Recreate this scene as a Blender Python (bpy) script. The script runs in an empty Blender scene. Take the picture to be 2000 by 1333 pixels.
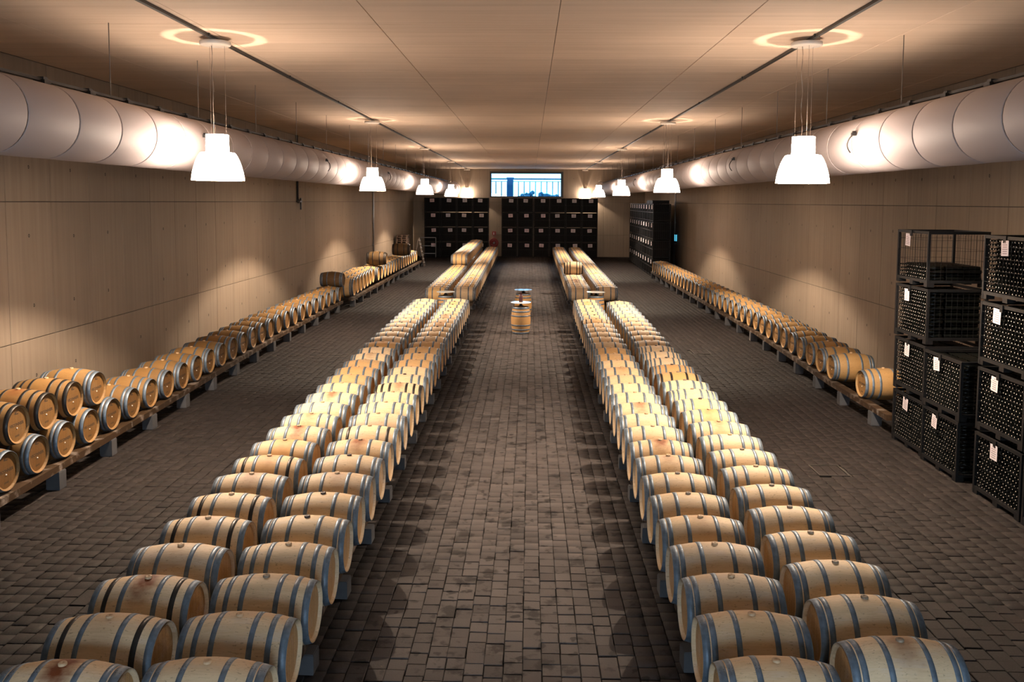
import bpy, math, random
import numpy as np
from mathutils import Matrix, Vector

random.seed(7)
RNG = np.random.default_rng(7)
S = bpy.context.scene
COL = S.collection
PI = math.pi

# ------------------------------------------------------------------ camera, world, exposure
CAM_Z = 4.644
def cam_basis(th=.07788, yaw=.02078, roll=.00537):
    right = Vector((math.cos(yaw), math.sin(yaw), 0)); fwd = Vector((-math.sin(yaw), math.cos(yaw), 0)); up = Vector((0, 0, 1))
    f2 = fwd*math.cos(th) - up*math.sin(th); u2 = up*math.cos(th) + fwd*math.sin(th)
    return right*math.cos(roll) + u2*math.sin(roll), u2*math.cos(roll) - right*math.sin(roll), f2
_r, _u, _w = cam_basis()
cd = bpy.data.cameras.new('camera'); cam = bpy.data.objects.new('camera', cd); COL.objects.link(cam)
M = Matrix.Identity(4)
for i in range(3):
    M[i][0] = _r[i]; M[i][1] = _u[i]; M[i][2] = -_w[i]
M[2][3] = CAM_Z
cam.matrix_world = M
cd.sensor_width = 36.0; cd.lens = 1682.34/2000*36; cd.shift_y = -(666.5 - 525.22)/2000
cd.clip_start = .1; cd.clip_end = 400
S.camera = cam

W = bpy.data.worlds.new('sky'); S.world = W; W.use_nodes = True
bg = W.node_tree.nodes['Background']
bg.inputs[0].default_value = (.68, .84, 1.0, 1); bg.inputs[1].default_value = 10.5

S.view_settings.view_transform = 'Standard'; S.view_settings.look = 'None'
S.view_settings.gamma = 1.0; S.view_settings.use_curve_mapping = False
S.view_settings.exposure = 0.02
S.cycles.use_denoising = True
S.cycles.max_bounces = 7; S.cycles.diffuse_bounces = 4; S.cycles.glossy_bounces = 3
S.cycles.sample_clamp_indirect = 6.0
S.cycles.caustics_reflective = False; S.cycles.caustics_refractive = False

LAMP_W = 2400.0            # bulb inside each pendant
LAMP_COL = (1.0, .79, .59)
SHADE_GLOW = 44.0
NECK_GLOW = 75.0         # glowing white plastic shade

# ------------------------------------------------------------------ room dimensions
XL, XR, YB, ZC, YF = -9.9, 9.65, 73.0, 7.38, -6.0
LX, RX = -5.36, 4.6       # lamp lines
LAMP_Y = [14.75 + 14.53*k for k in range(5)]
RIM_Z = 4.98

# ------------------------------------------------------------------ helpers
class MB:
    """collects shapes into one mesh; V verts, F faces, per-face material index and tone"""
    def __init__(s): s.V = []; s.F = []; s.M = []; s.T = []; s.S = []
    def add(s, vs, fs, m=0, t=.5, smooth=False):
        o = len(s.V); s.V += [tuple(v) for v in vs]
        for f in fs:
            s.F.append(tuple(o+i for i in f)); s.M.append(m); s.T.append(t); s.S.append(smooth)
    def box(s, c, d, m=0, t=.5, R=None):
        x, y, z = d[0]/2, d[1]/2, d[2]/2
        vs = [Vector((a*x, b*y, e*z)) for a in (-1, 1) for b in (-1, 1) for e in (-1, 1)]
        if R is not None: vs = [R @ v for v in vs]
        c = Vector(c); vs = [v+c for v in vs]
        s.add(vs, [(0, 1, 3, 2), (4, 6, 7, 5), (0, 4, 5, 1), (2, 3, 7, 6), (0, 2, 6, 4), (1, 5, 7, 3)], m, t)
    def bar(s, a, b, w, h=None, m=0, t=.5):
        a, b = Vector(a), Vector(b); d = b-a; L = d.length; h = h or w
        R = d.to_track_quat('Z', 'Y').to_matrix()
        s.box((a+b)/2, (w, h, L), m, t, R)
    def lathe(s, prof, seg=24, axis='Z', c=(0, 0, 0), m=0, t=.5, smooth=True, close=False):
        """prof: list of (r, h) along the axis"""
        c = Vector(c); vs = []
        for r, h in prof:
            for k in range(seg):
                a = 2*PI*k/seg
                if axis == 'Z': v = (r*math.cos(a), r*math.sin(a), h)
                elif axis == 'X': v = (h, r*math.cos(a), r*math.sin(a))
                else: v = (r*math.sin(a), h, r*math.cos(a))
                vs.append(c+Vector(v))
        fs = []
        for i in range(len(prof)-1):
            for k in range(seg):
                k2 = (k+1) % seg
                fs.append((i*seg+k, i*seg+k2, (i+1)*seg+k2, (i+1)*seg+k))
        s.add(vs, fs, m, t, smooth)
        if close:
            n = len(prof)-1; o = len(s.V)-len(vs)
            s.F.append(tuple(o+k for k in reversed(range(seg)))); s.F.append(tuple(o+n*seg+k for k in range(seg)))
            s.M += [m, m]; s.T += [t, t]; s.S += [False, False]
    def tube(s, pts, r, seg=6, m=0, t=.5):
        pts = [Vector(p) for p in pts]; vs = []
        for i, p in enumerate(pts):
            d = (pts[min(i+1, len(pts)-1)] - pts[max(i-1, 0)]).normalized()
            q = d.to_track_quat('Z', 'Y').to_matrix()
            for k in range(seg):
                a = 2*PI*k/seg; vs.append(p + q @ Vector((r*math.cos(a), r*math.sin(a), 0)))
        fs = [(i*seg+k, i*seg+(k+1) % seg, (i+1)*seg+(k+1) % seg, (i+1)*seg+k) for i in range(len(pts)-1) for k in range(seg)]
        fs += [tuple(reversed(range(seg))), tuple((len(pts)-1)*seg+k for k in range(seg))]
        s.add(vs, fs, m, t, True)
    def merge(s, other, T=None, mmap=None):
        o = len(s.V)
        s.V += [tuple(T @ Vector(v)) for v in other.V] if T is not None else list(other.V)
        s.F += [tuple(o+i for i in f) for f in other.F]
        s.M += [mmap[i] for i in other.M] if mmap else list(other.M)
        s.T += list(other.T); s.S += list(other.S)
    def mesh(s, name, mats):
        me = bpy.data.meshes.new(name); me.from_pydata(s.V, [], s.F)
        for m in (mats if isinstance(mats, (list, tuple)) else [mats]): me.materials.append(m)
        me.polygons.foreach_set('material_index', s.M); me.polygons.foreach_set('use_smooth', s.S)
        a = me.attributes.new('tone', 'FLOAT', 'FACE'); a.data.foreach_set('value', s.T)
        me.update(); return me

def put(name, me, parent=None, loc=(0, 0, 0), rot=None, kind=None):
    o = bpy.data.objects.new(name, me); COL.objects.link(o)
    if parent is not None: o.parent = parent
    o.location = loc
    if rot is not None: o.rotation_euler = rot
    if kind: o['kind'] = kind
    return o
def tag(o, label, cat, group=None, kind=None):
    o['label'] = label; o['category'] = cat
    if group: o['group'] = group
    if kind: o['kind'] = kind
    return o
def thing(name, label, cat, loc=(0, 0, 0), rot=(0, 0, 0), group=None):
    o = put(name, None, None, loc, rot); o.empty_display_size = .1
    return tag(o, label, cat, group)
_ones = 'zeroth first second third fourth fifth sixth seventh eighth ninth tenth eleventh twelfth thirteenth fourteenth fifteenth sixteenth seventeenth eighteenth nineteenth'.split()
_tens = {2: ('twentieth', 'twenty'), 3: ('thirtieth', 'thirty'), 4: ('fortieth', 'forty'), 5: ('fiftieth', 'fifty')}
def nth(n):
    if n < 20: return _ones[n]
    a, b = divmod(n, 10)
    return _tens[a][0] if b == 0 else _tens[a][1] + '-' + _ones[b]

# ------------------------------------------------------------------ materials
def newmat(name):
    m = bpy.data.materials.new(name); m.use_nodes = True
    nt = m.node_tree; b = nt.nodes['Principled BSDF']
    return m, nt, b
def nd(nt, typ, **kw):
    n = nt.nodes.new(typ)
    for k, v in kw.items():
        if k.startswith('i_'): n.inputs[int(k[2:])].default_value = v
        else: setattr(n, k, v)
    return n
def mix(nt, a, b, fac, mode='MIX'):
    n = nt.nodes.new('ShaderNodeMix'); n.data_type = 'RGBA'; n.blend_type = mode
    for idx, v in ((0, fac), (6, a), (7, b)):
        if hasattr(v, 'is_linked') or hasattr(v, 'links'): nt.links.new(v, n.inputs[idx])
        elif isinstance(v, (int, float)): n.inputs[idx].default_value = v
        else: n.inputs[idx].default_value = (*v, 1)
    return n.outputs[2]
def mth(nt, op, a, b=None, clamp=False):
    n = nt.nodes.new('ShaderNodeMath'); n.operation = op; n.use_clamp = clamp
    for i, v in enumerate((a, b)):
        if v is None: continue
        if isinstance(v, (int, float)): n.inputs[i].default_value = v
        else: nt.links.new(v, n.inputs[i])
    return n.outputs[0]
def mrange(nt, v, a, b, c=0., d=1.):
    n = nt.nodes.new('ShaderNodeMapRange'); nt.links.new(v, n.inputs[0])
    for i, x in enumerate((a, b, c, d)): n.inputs[i+1].default_value = x
    return n.outputs[0]
def noise(nt, vec, scale, sc=(1, 1, 1), detail=3., rough=.55):
    mp = nt.nodes.new('ShaderNodeMapping'); mp.inputs['Scale'].default_value = sc; nt.links.new(vec, mp.inputs[0])
    n = nt.nodes.new('ShaderNodeTexNoise'); n.inputs['Scale'].default_value = scale
    n.inputs['Detail'].default_value = detail; n.inputs['Roughness'].default_value = rough
    nt.links.new(mp.outputs[0], n.inputs['Vector']); return n.outputs[0]
def bump(nt, b, h, strength=.3, dist=.01):
    n = nt.nodes.new('ShaderNodeBump'); n.inputs['Strength'].default_value = strength; n.inputs['Distance'].default_value = dist
    nt.links.new(h, n.inputs['Height']); nt.links.new(n.outputs[0], b.inputs['Normal'])
def tone_of(nt):
    a = nt.nodes.new('ShaderNodeAttribute'); a.attribute_name = 'tone'; return a.outputs['Fac']
def simple(name, col, rough=.6, metal=0., spec=None):
    m, nt, b = newmat(name); b.inputs['Base Color'].default_value = (*col, 1)
    b.inputs['Roughness'].default_value = rough; b.inputs['Metallic'].default_value = metal
    if spec is not None: b.inputs['Specular IOR Level'].default_value = spec
    return m

def concrete(name, light, dark, streak, rand=.10):
    m, nt, b = newmat(name)
    pos = nt.nodes.new('ShaderNodeNewGeometry').outputs['Position']
    big = noise(nt, pos, .35, (1, 1, 1), 4)
    st = noise(nt, pos, 1.0, streak, 3)
    fine = noise(nt, pos, 30, (1, 1, 1), 2)
    f = mth(nt, 'ADD', mth(nt, 'MULTIPLY', big, .5), mth(nt, 'MULTIPLY', st, .6))
    f = mrange(nt, f, .35, .78)
    c = mix(nt, dark, light, f)
    c = mix(nt, c, (.5, .5, .5), mrange(nt, fine, .3, .7, .0, .10), 'OVERLAY')
    rnd = nt.nodes.new('ShaderNodeObjectInfo').outputs['Random']
    v = mrange(nt, rnd, 0, 1, 1-rand, 1+rand)
    cc = nt.nodes.new('ShaderNodeCombineColor')
    for i in range(3): nt.links.new(v, cc.inputs[i])
    c = mix(nt, c, cc.outputs[0], 1.0, 'MULTIPLY')
    nt.links.new(c, b.inputs['Base Color']); b.inputs['Roughness'].default_value = .8
    b.inputs['Specular IOR Level'].default_value = .25
    bump(nt, b, mth(nt, 'ADD', st, mth(nt, 'MULTIPLY', fine, .4)), .25, .01)
    return m
M_WALL = concrete('board_marked_concrete', (.31, .248, .188), (.225, .177, .132), (9, 9, .25), .05)
M_CEIL = concrete('ceiling_concrete', (.64, .50, .385), (.49, .375, .28), (.25, 7, 1), .05)
M_JOINT = simple('dark_joint', (.045, .038, .03), .9)
M_BLOCK = concrete('block_concrete', (.075, .078, .085), (.05, .052, .058), (6, 6, 6), .12)
M_TIE = simple('tie_hole_mortar', (.05, .04, .032), .9)

def paver_mat():
    m, nt, b = newmat('worn_paver')
    pos = nt.nodes.new('ShaderNodeNewGeometry').outputs['Position']
    t = tone_of(nt)
    # trodden aisle and grimy lanes, with light and shadow also put into their colour
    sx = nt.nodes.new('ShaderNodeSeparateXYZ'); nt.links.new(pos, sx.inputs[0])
    wear_and_light = mrange(nt, mth(nt, 'ADD', mth(nt, 'ABSOLUTE', mth(nt, 'ADD', sx.outputs[0], .2)), mth(nt, 'MULTIPLY', noise(nt, pos, 1.1, (1, .5, 1), 3), 1.2)), 1.2, 2.6, 1, 0)
    lo = mix(nt, (.009, .0072, .007), (.048, .042, .041), wear_and_light); hi = mix(nt, (.0165, .0134, .013), (.088, .078, .076), wear_and_light)
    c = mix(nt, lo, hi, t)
    speck = noise(nt, pos, 60, (1, 1, 1), 2)
    c = mix(nt, c, (.085, .076, .073), mrange(nt, speck, .55, .8, 0, .22))
    blot = noise(nt, pos, 2.6, (1, 1, 1), 5, .62)
    spots = noise(nt, pos, 5.0, (1, 1, 1), 2, .5)
    wet = mth(nt, 'MAXIMUM', mrange(nt, blot, .555, .63), mrange(nt, spots, .625, .67), True)
    c = mix(nt, c, (.006, .005, .0047), mth(nt, 'MULTIPLY', wet, .78))
    nt.links.new(c, b.inputs['Base Color'])
    nt.links.new(mrange(nt, wet, 0, 1, .80, .72), b.inputs['Roughness'])
    b.inputs['Specular IOR Level'].default_value = .18
    bump(nt, b, speck, .25, .006)
    return m
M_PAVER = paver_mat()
M_SOIL = simple('joint_sand', (.03, .026, .022), .95)

def oak(name, light, dark, with_stain=True):
    m, nt, b = newmat(name)
    tc = nt.nodes.new('ShaderNodeTexCoord').outputs['Object']
    oi = nt.nodes.new('ShaderNodeObjectInfo')
    # shift grain per object
    va = nt.nodes.new('ShaderNodeVectorMath'); va.operation = 'ADD'; nt.links.new(tc, va.inputs[0])
    cx = nt.nodes.new('ShaderNodeCombineXYZ'); nt.links.new(mth(nt, 'MULTIPLY', oi.outputs['Random'], 40.), cx.inputs[0]); nt.links.new(mth(nt, 'MULTIPLY', oi.outputs['Random'], 17.), cx.inputs[1])
    nt.links.new(cx.outputs[0], va.inputs[1]); v = va.outputs[0]
    g = noise(nt, v, 5.0, (.8, 16, 16), 4)
    g2 = noise(nt, v, 3.0, (1, 1.6, 1.6), 3)
    t = tone_of(nt)
    f = mth(nt, 'ADD', mth(nt, 'MULTIPLY', g, .34), mth(nt, 'ADD', mth(nt, 'MULTIPLY', t, .20), mth(nt, 'MULTIPLY', oi.outputs['Random'], .20)))
    f = mrange(nt, f, .14, .60)
    c = mix(nt, dark, light, f)
    c = mix(nt, c, (.58, .50, .44), mrange(nt, g2, .52, .72, 0, .45))       # greyed patches
    fleck = noise(nt, v, 14.0, (.5, 5, 5), 3, .65)
    c = mix(nt, c, dark, mrange(nt, fleck, .50, .64, 0, .75))
    scar = noise(nt, v, 26.0, (1, 2.2, 2.2), 2)
    c = mix(nt, c, tuple(.45*q for q in dark), mrange(nt, scar, .63, .70, 0, .6))
    c = mix(nt, c, oi.outputs['Color'], 1.0, 'MULTIPLY')
    if with_stain:
        sp = nt.nodes.new('ShaderNodeSeparateXYZ'); nt.links.new(tc, sp.inputs[0])
        n = noise(nt, v, 9.0, (1, 1, 1), 3)
        # honey wash between the middle hoops
        hon = nt.nodes.new('ShaderNodeAttribute'); hon.attribute_type = 'OBJECT'; hon.attribute_name = 'honey'
        hm = mrange(nt, mth(nt, 'ABSOLUTE', sp.outputs[0]), .14, .19, 1, .35)
        c = mix(nt, c, (.62, .33, .10), mth(nt, 'MULTIPLY', mth(nt, 'MULTIPLY', hm, hon.outputs['Fac']), .75))
        # wine and tannin stain round the bung
        st = nt.nodes.new('ShaderNodeAttribute'); st.attribute_type = 'OBJECT'; st.attribute_name = 'stain'
        dx = mth(nt, 'MULTIPLY', sp.outputs[0], 1.0); dy = mth(nt, 'MULTIPLY', sp.outputs[1], .55)
        d = mth(nt, 'SQRT', mth(nt, 'ADD', mth(nt, 'MULTIPLY', dx, dx), mth(nt, 'MULTIPLY', dy, dy)))
        d = mth(nt, 'ADD', d, mth(nt, 'MULTIPLY', mth(nt, 'SUBTRACT', n, .5), .16))
        mk = mth(nt, 'MULTIPLY', mrange(nt, d, .05, .19, 1, 0), mrange(nt, sp.outputs[2], .45, .6, 0, 1))
        c = mix(nt, c, (.17, .042, .010), mth(nt, 'MULTIPLY', mk, st.outputs['Fac']))
    nt.links.new(c, b.inputs['Base Color']); b.inputs['Roughness'].default_value = .62
    b.inputs['Specular IOR Level'].default_value = .3
    bump(nt, b, g, .08, .0015)
    return m
M_OAK = oak('barrel_oak', (.76, .59, .385), (.58, .425, .26))
M_HEAD = oak('head_oak', (.62, .42, .22), (.44, .28, .13), False)
M_BEAM = oak('beam_timber', (.045, .024, .009), (.027, .0145, .006), False)
M_PALLET = oak('old_timber', (.16, .10, .07), (.08, .05, .035), False)

def steel(name, a, b_, rough):
    m, nt, b = newmat(name)
    tc = nt.nodes.new('ShaderNodeTexCoord').outputs['Object']
    n = noise(nt, tc, 12, (1, 1, 1), 4)
    nt.links.new(mix(nt, a, b_, mrange(nt, n, .35, .65)), b.inputs['Base Color'])
    b.inputs['Metallic'].default_value = .4
    nt.links.new(mrange(nt, n, .3, .7, rough-.08, rough+.12), b.inputs['Roughness'])
    bump(nt, b, n, .12, .004)
    return m
M_STEEL = steel('galvanized_hoop', (.16, .215, .28), (.10, .135, .175), .50)
M_BLACK = steel('black_hoop', (.030, .029, .029), (.018, .017, .017), .45)
M_RIVET = simple('rivet', (.06, .06, .065), .5, .6)
M_BUNG = [simple('bung_tan', (.50, .34, .20), .6), simple('bung_dark', (.035, .02, .018), .5), simple('bung_grey', (.22, .17, .12), .6)]
M_INK = simple('stamp_ink', (.03, .018, .010), .8)
M_PLUG = simple('spigot_plug_white', (.75, .68, .6), .5)
M_DUCT = simple('duct_fabric', (.39, .338, .334), .65)
M_SEAM = simple('duct_seam', (.10, .08, .07), .8)
M_BLACKMETAL = simple('black_crate_metal', (.0035, .0035, .004), .6, 0., .25)
M_PAPER = simple('paper', (.58, .53, .56), .6)
M_PINK = simple('pink_paper', (.72, .55, .58), .6)
M_PINK2 = simple('printed_text', (.22, .18, .20), .8)
M_COND = simple('black_conduit', (.018, .016, .015), .5)
M_CANOPY = simple('canopy_enamel', (.72, .66, .58), .5)
M_CABLE = simple('lamp_cable', (.30, .25, .21), .6)
M_ROD = simple('threaded_rod', (.16, .13, .11), .5, .6)
M_GREYMETAL = simple('grey_metal', (.36, .37, .38), .45, .7)
M_FRAME = simple('dark_window_frame', (.012, .018, .024), .5)
M_RED = simple('fire_red', (.22, .012, .012), .5)
M_MAROON = simple('maroon_box', (.045, .006, .010), .5)
M_COVER = simple('cover_steel', (.05, .045, .04), .6, .4)
M_BOTTLE = simple('dark_bottle_glass', (.003, .0035, .003), .3, 0., .25)
M_CORK = simple('cork_end', (.72, .65, .57), .6)
M_BLUE = None
def emit(name, col, s):
    m, nt, b = newmat(name); b.inputs['Base Color'].default_value = (*col, 1)
    b.inputs['Emission Color'].default_value = (*col, 1); b.inputs['Emission Strength'].default_value = s
    b.inputs['Roughness'].default_value = .5
    return m
M_SHADE = emit('glowing_shade', (1.0, .80, .64), SHADE_GLOW)
M_NECK = emit('glowing_neck', (1.0, .80, .64), NECK_GLOW)
M_SCREEN = emit('blue_screen', (.10, .55, .80), 1.2)
M_LED = emit('tiny_led', (1.0, .9, .8), 6)
def glass_mat():
    m, nt, b = newmat('cyan_window_glass'); nt.nodes.remove(b)
    out = nt.nodes['Material Output']
    t = nd(nt, 'ShaderNodeBsdfTransparent'); t.inputs[0].default_value = (.40, .66, .80, 1)
    g = nd(nt, 'ShaderNodeBsdfGlossy'); g.inputs['Roughness'].default_value = .02
    fr = nd(nt, 'ShaderNodeFresnel'); mx = nd(nt, 'ShaderNodeMixShader')
    nt.links.new(fr.outputs[0], mx.inputs[0]); nt.links.new(t.outputs[0], mx.inputs[1]); nt.links.new(g.outputs[0], mx.inputs[2])
    nt.links.new(mx.outputs[0], out.inputs[0]); return m
M_GLASS = glass_mat()
M_TOP = simple('table_glass_top', (.78, .84, .85), .04, 0., .8)  # bright reflections on the tops are put into this pale base colour

# ------------------------------------------------------------------ setting
def panel_mesh(w, h, mat, t=.02, c=.006, _c={}):
    key = (round(w, 3), round(h, 3), mat.name)
    if key in _c: return _c[key]
    b = MB(); a, d = w/2, h/2
    vs = [(-a, -d, 0), (a, -d, 0), (a, d, 0), (-a, d, 0), (-a, -d, t-c), (a, -d, t-c), (a, d, t-c), (-a, d, t-c),
          (-a+c, -d+c, t), (a-c, -d+c, t), (a-c, d-c, t), (-a+c, d-c, t)]
    fs = [(8, 9, 10, 11)] + [(i, (i+1) % 4, 4+(i+1) % 4, 4+i) for i in range(4)] + [(4+i, 4+(i+1) % 4, 8+(i+1) % 4, 8+i) for i in range(4)]
    b.add(vs, fs); _c[key] = b.mesh('panel', mat); return _c[key]

# floor --------------------------------------------------------------
b = MB(); b.box(((XL+XR)/2, (YF+YB)/2, -.13), (XR-XL+.6, YB-YF+.6, .2))
floor = put('floor', b.mesh('floor', M_SOIL), kind='structure')
PW, PL = .193, .2135
COVERS = [(5.23, 14.80, .50, .58), (5.34, 26.70, .52, .74)]
cols = np.arange(int((XR-XL)/PW))
px, py, pw, pl = [], [], [], []
for c in cols:
    x = XL + .01 + (c+.5)*PW
    off = RNG.choice([0, .5, .3, .62, .15]) * PL
    y = 5.2 + off
    n = int((YB-.05-y)/PL)
    ys = y + np.arange(n)*PL + RNG.normal(0, .006, n)
    px.append(np.full(n, x) + RNG.normal(0, .0025, n)); py.append(ys)
px = np.concatenate(px); py = np.concatenate(py)
keep = np.ones(len(px), bool)
for cx_, cy_, cw, cl in COVERS:
    keep &= ~((abs(px-cx_) < cw/2+.04) & (abs(py-cy_) < cl/2+.05))
px, py = px[keep], py[keep]; N = len(px)
tone = np.clip(RNG.normal(.55, .22, N) - (RNG.random(N) < .10)*.5, 0, 1); pz = RNG.normal(0, .0022, N)
tx = RNG.normal(0, .010, N); ty = RNG.normal(0, .010, N)
# the 300 that show largest: in view, not under the barrels
inview = (abs(px-.3+py*.021) < (py*.58)) & (py > 7.95)
free = ((px > -1.75) & (px < 1.2)) | ((px > 3.9) & (px < 7.0)) | ((px < -4.6) & (px > -7.3))
cand = np.where(inview & free)[0]
big = cand[np.argsort(py[cand] + .25*abs(px[cand]-.0))[:300]]
ismain = np.zeros(N, bool); ismain[big] = True
def paver_verts(w, l, g=.0032, ch=.006):
    a, d = w/2-g, l/2-g
    return np.array([[-a, -d, -.04], [a, -d, -.04], [a, d, -.04], [-a, d, -.04], [-a, -d, -ch], [a, -d, -ch], [a, d, -ch], [-a, d, -ch],
                     [-a+ch, -d+ch, 0], [a-ch, -d+ch, 0], [a-ch, d-ch, 0], [-a+ch, d-ch, 0]])
PF = np.array([(8, 9, 10, 11)] + [(i, (i+1) % 4, 4+(i+1) % 4, 4+i) for i in range(4)] + [(4+i, 4+(i+1) % 4, 8+(i+1) % 4, 8+i) for i in range(4)])
base = paver_verts(PW, PL)
rest = np.where(~ismain)[0]; n = len(rest)
V = np.repeat(base[None], n, 0)
V[:, :, 2] += pz[rest][:, None] + V[:, :, 0]*tx[rest][:, None] + V[:, :, 1]*ty[rest][:, None]
V[:, :, 0] += px[rest][:, None]; V[:, :, 1] += py[rest][:, None]
Fa = (PF[None] + (np.arange(n)*12)[:, None, None]).reshape(-1)
me = bpy.data.meshes.new('paver_field')
me.vertices.add(n*12); me.vertices.foreach_set('co', V.reshape(-1))
me.loops.add(len(Fa)); me.loops.foreach_set('vertex_index', Fa.astype(np.int32))
nf = n*9; me.polygons.add(nf); me.polygons.foreach_set('loop_start', (np.arange(nf)*4).astype(np.int32))
me.update(calc_edges=True); me.validate()
at_ = me.attributes.new('tone', 'FLOAT', 'FACE'); at_.data.foreach_set('value', np.repeat(tone[rest], 9).astype(np.float32))
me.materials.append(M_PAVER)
put('paver_field', me, floor, kind='stuff')
pv = []
for k in range(12):
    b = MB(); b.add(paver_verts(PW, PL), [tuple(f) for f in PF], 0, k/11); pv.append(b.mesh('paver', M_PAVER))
for i in big:
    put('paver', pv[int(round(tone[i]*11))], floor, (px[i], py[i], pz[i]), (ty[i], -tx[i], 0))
for (cx_, cy_, cw, cl), lab in zip(COVERS, ('square paved access cover in the floor beside the near black wine cages', 'square paved access cover further along the floor of the right-hand lane')):
    t = thing('access_cover', lab, 'cover', (cx_, cy_, -.03)); f = MB()
    for sx in (-1, 1):
        f.box((sx*cw/2, 0, .018), (.022, cl+.022, .04)); f.box((0, sx*cl/2, .018), (cw-.022, .022, .04))
    put('frame', f.mesh('cover_frame', M_COVER), t)
    for ix in range(3):
        for iy in range(2):
            b = MB(); w_, l_ = (cw-.03)/3, (cl-.03)/2
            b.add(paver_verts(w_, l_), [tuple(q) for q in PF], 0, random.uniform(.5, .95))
            put('paver', b.mesh('cover_paver', M_PAVER), t, (-cw/2+.015+(ix+.5)*w_, -cl/2+.015+(iy+.5)*l_, .031))

# ceiling -------------------------------------------------------------
b = MB(); b.box(((XL+XR)/2, (YF+YB)/2, ZC+.14), (XR-XL+.6, YB-YF+.6, .24)); 
ceil = put('ceiling', b.mesh('ceiling', M_CEIL), kind='structure')
xs = [XL, -8.0, -5.2, -2.4, .4, 3.2, 6.0, 8.8, XR]
ys = [10.35-1.617*k for k in range(6, 0, -1)] + [10.35+1.617*k for k in range(22)]
ys += [ys[-1]+1.617+4.85*k for k in range(5)] + [YB]
for i in range(len(xs)-1):
    for j in range(len(ys)-1):
        w_, h_ = xs[i+1]-xs[i], ys[j+1]-ys[j]
        strong = (j % 3 == 2)
        put('panel', panel_mesh(w_-.009, h_-.007, M_CEIL), ceil, ((xs[i]+xs[i+1])/2, (ys[j]+ys[j+1])/2, ZC+.02), (PI, 0, 0))
# dark joint backing
b = MB(); b.box(((XL+XR)/2, (YF+YB)/2, ZC+.0195), (XR-XL, YB-YF, .003)); put('joint', b.mesh('ceiling_joint', M_JOINT), ceil)

# side walls -----------------------------------------------------------
ZJ = [0, 1.86, 4.59, ZC]
def side_wall(name, x, sgn):
    b = MB(); b.box((x-sgn*.15, (YF+YB)/2, ZC/2), (.26, YB-YF, ZC+.4))
    w = put(name, b.mesh(name, M_JOINT), kind='structure')
    yy = [16.09+1.55*k for k in range(-8, 36)] + [YB]
    for j in range(len(yy)-1):
        for z0, z1 in zip(ZJ, ZJ[1:]):
            put('panel', panel_mesh(yy[j+1]-yy[j]-.014, z1-z0-.014, M_WALL), w, (x-sgn*.02, (yy[j]+yy[j+1])/2, (z0+z1)/2), (PI/2, 0, PI/2*sgn))
    t = MB()
    for j in range(len(yy)-1):
        for z in (1.13, 2.52, 3.88, 5.24):
            if RNG.random() < .08: continue
            c = (x+sgn*.0005, (yy[j]+yy[j+1])/2+RNG.normal(0, .03), z+RNG.normal(0, .02)); r = .030
            vs = [(c[0], c[1]+r*RNG.uniform(.8, 1.2)*math.cos(a), c[2]+1.3*r*math.sin(a)) for a in np.linspace(0, 2*PI, 9)[:-1]]
            t.add([(v[0]+sgn*.002, v[1], v[2]) for v in vs] + [(c[0]-sgn*.002, c[1], c[2])], [(i, (i+1) % 8, 8) for i in range(8)])
    put('tie_hole', t.mesh('tie_hole', M_TIE), w, kind='stuff')
    return w
wl = side_wall('wall_left', XL, 1)
wr = side_wall('wall_right', XR, -1)
# rest of the side walls nearer than the panels
# back wall with window opening ---------------------------------------------
WX0, WX1, WZ0, WZ1 = -3.42, 2.76, 5.00, 7.16
b = MB()
def slab(x0, x1, z0, z1): b.box(((x0+x1)/2, YB+.17, (z0+z1)/2), (x1-x0, .30, z1-z0))
slab(XL-.3, WX0, -.2, ZC+.2); slab(WX1, XR+.3, -.2, ZC+.2); slab(WX0, WX1, -.2, WZ0); slab(WX0, WX1, WZ1, ZC+.2)
wb = put('wall_back', b.mesh('wall_back', M_JOINT), kind='structure')
def bpanel(x0, x1, z0, z1):
    put('panel', panel_mesh(x1-x0-.008, z1-z0-.01, M_WALL), wb, ((x0+x1)/2, YB+.02, (z0+z1)/2), (PI/2, 0, 0))
xsb = [XL, -8.3, -6.7, -5.05, WX0, -1.87, -.33, 1.21, WX1, 4.5, 6.2, 7.9, XR]
for i in range(len(xsb)-1):
    x0, x1 = xsb[i], xsb[i+1]; mid = (x0+x1)/2
    for z0, z1 in ((0, 1.86), (1.86, 4.59)): bpanel(x0, x1, z0, z1)
    if WX0 < mid < WX1: bpanel(x0, x1, 4.59, WZ0); bpanel(x0, x1, WZ1, ZC)
    else: bpanel(x0, x1, 4.59, ZC)
t = MB()
for i in range(len(xsb)-1):
    for z in (1.13, 2.52, 3.88, 5.24, 6.6):
        mid = (xsb[i]+xsb[i+1])/2
        if z > 4.9 and WX0 < mid < WX1: continue
        t.lathe([(.001, -.0), (.022, -.003)], 8, 'Y', (mid, YB, z))
put('tie_hole', t.mesh('tie_hole', M_TIE), wb, kind='stuff')
# rear wall behind the viewpoint with an unseen doorway opening, widened for daylight fill
b = MB()
for x0, x1, z0, z1 in ((XL-.3, -4.6, -.2, ZC+.2), (4.6, XR+.3, -.2, ZC+.2), (-4.6, 4.6, 4.4, ZC+.2)):
    b.box(((x0+x1)/2, YF-.15, (z0+z1)/2), (x1-x0, .3, z1-z0))
put('wall_rear', b.mesh('wall_rear', M_WALL), kind='structure')

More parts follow.
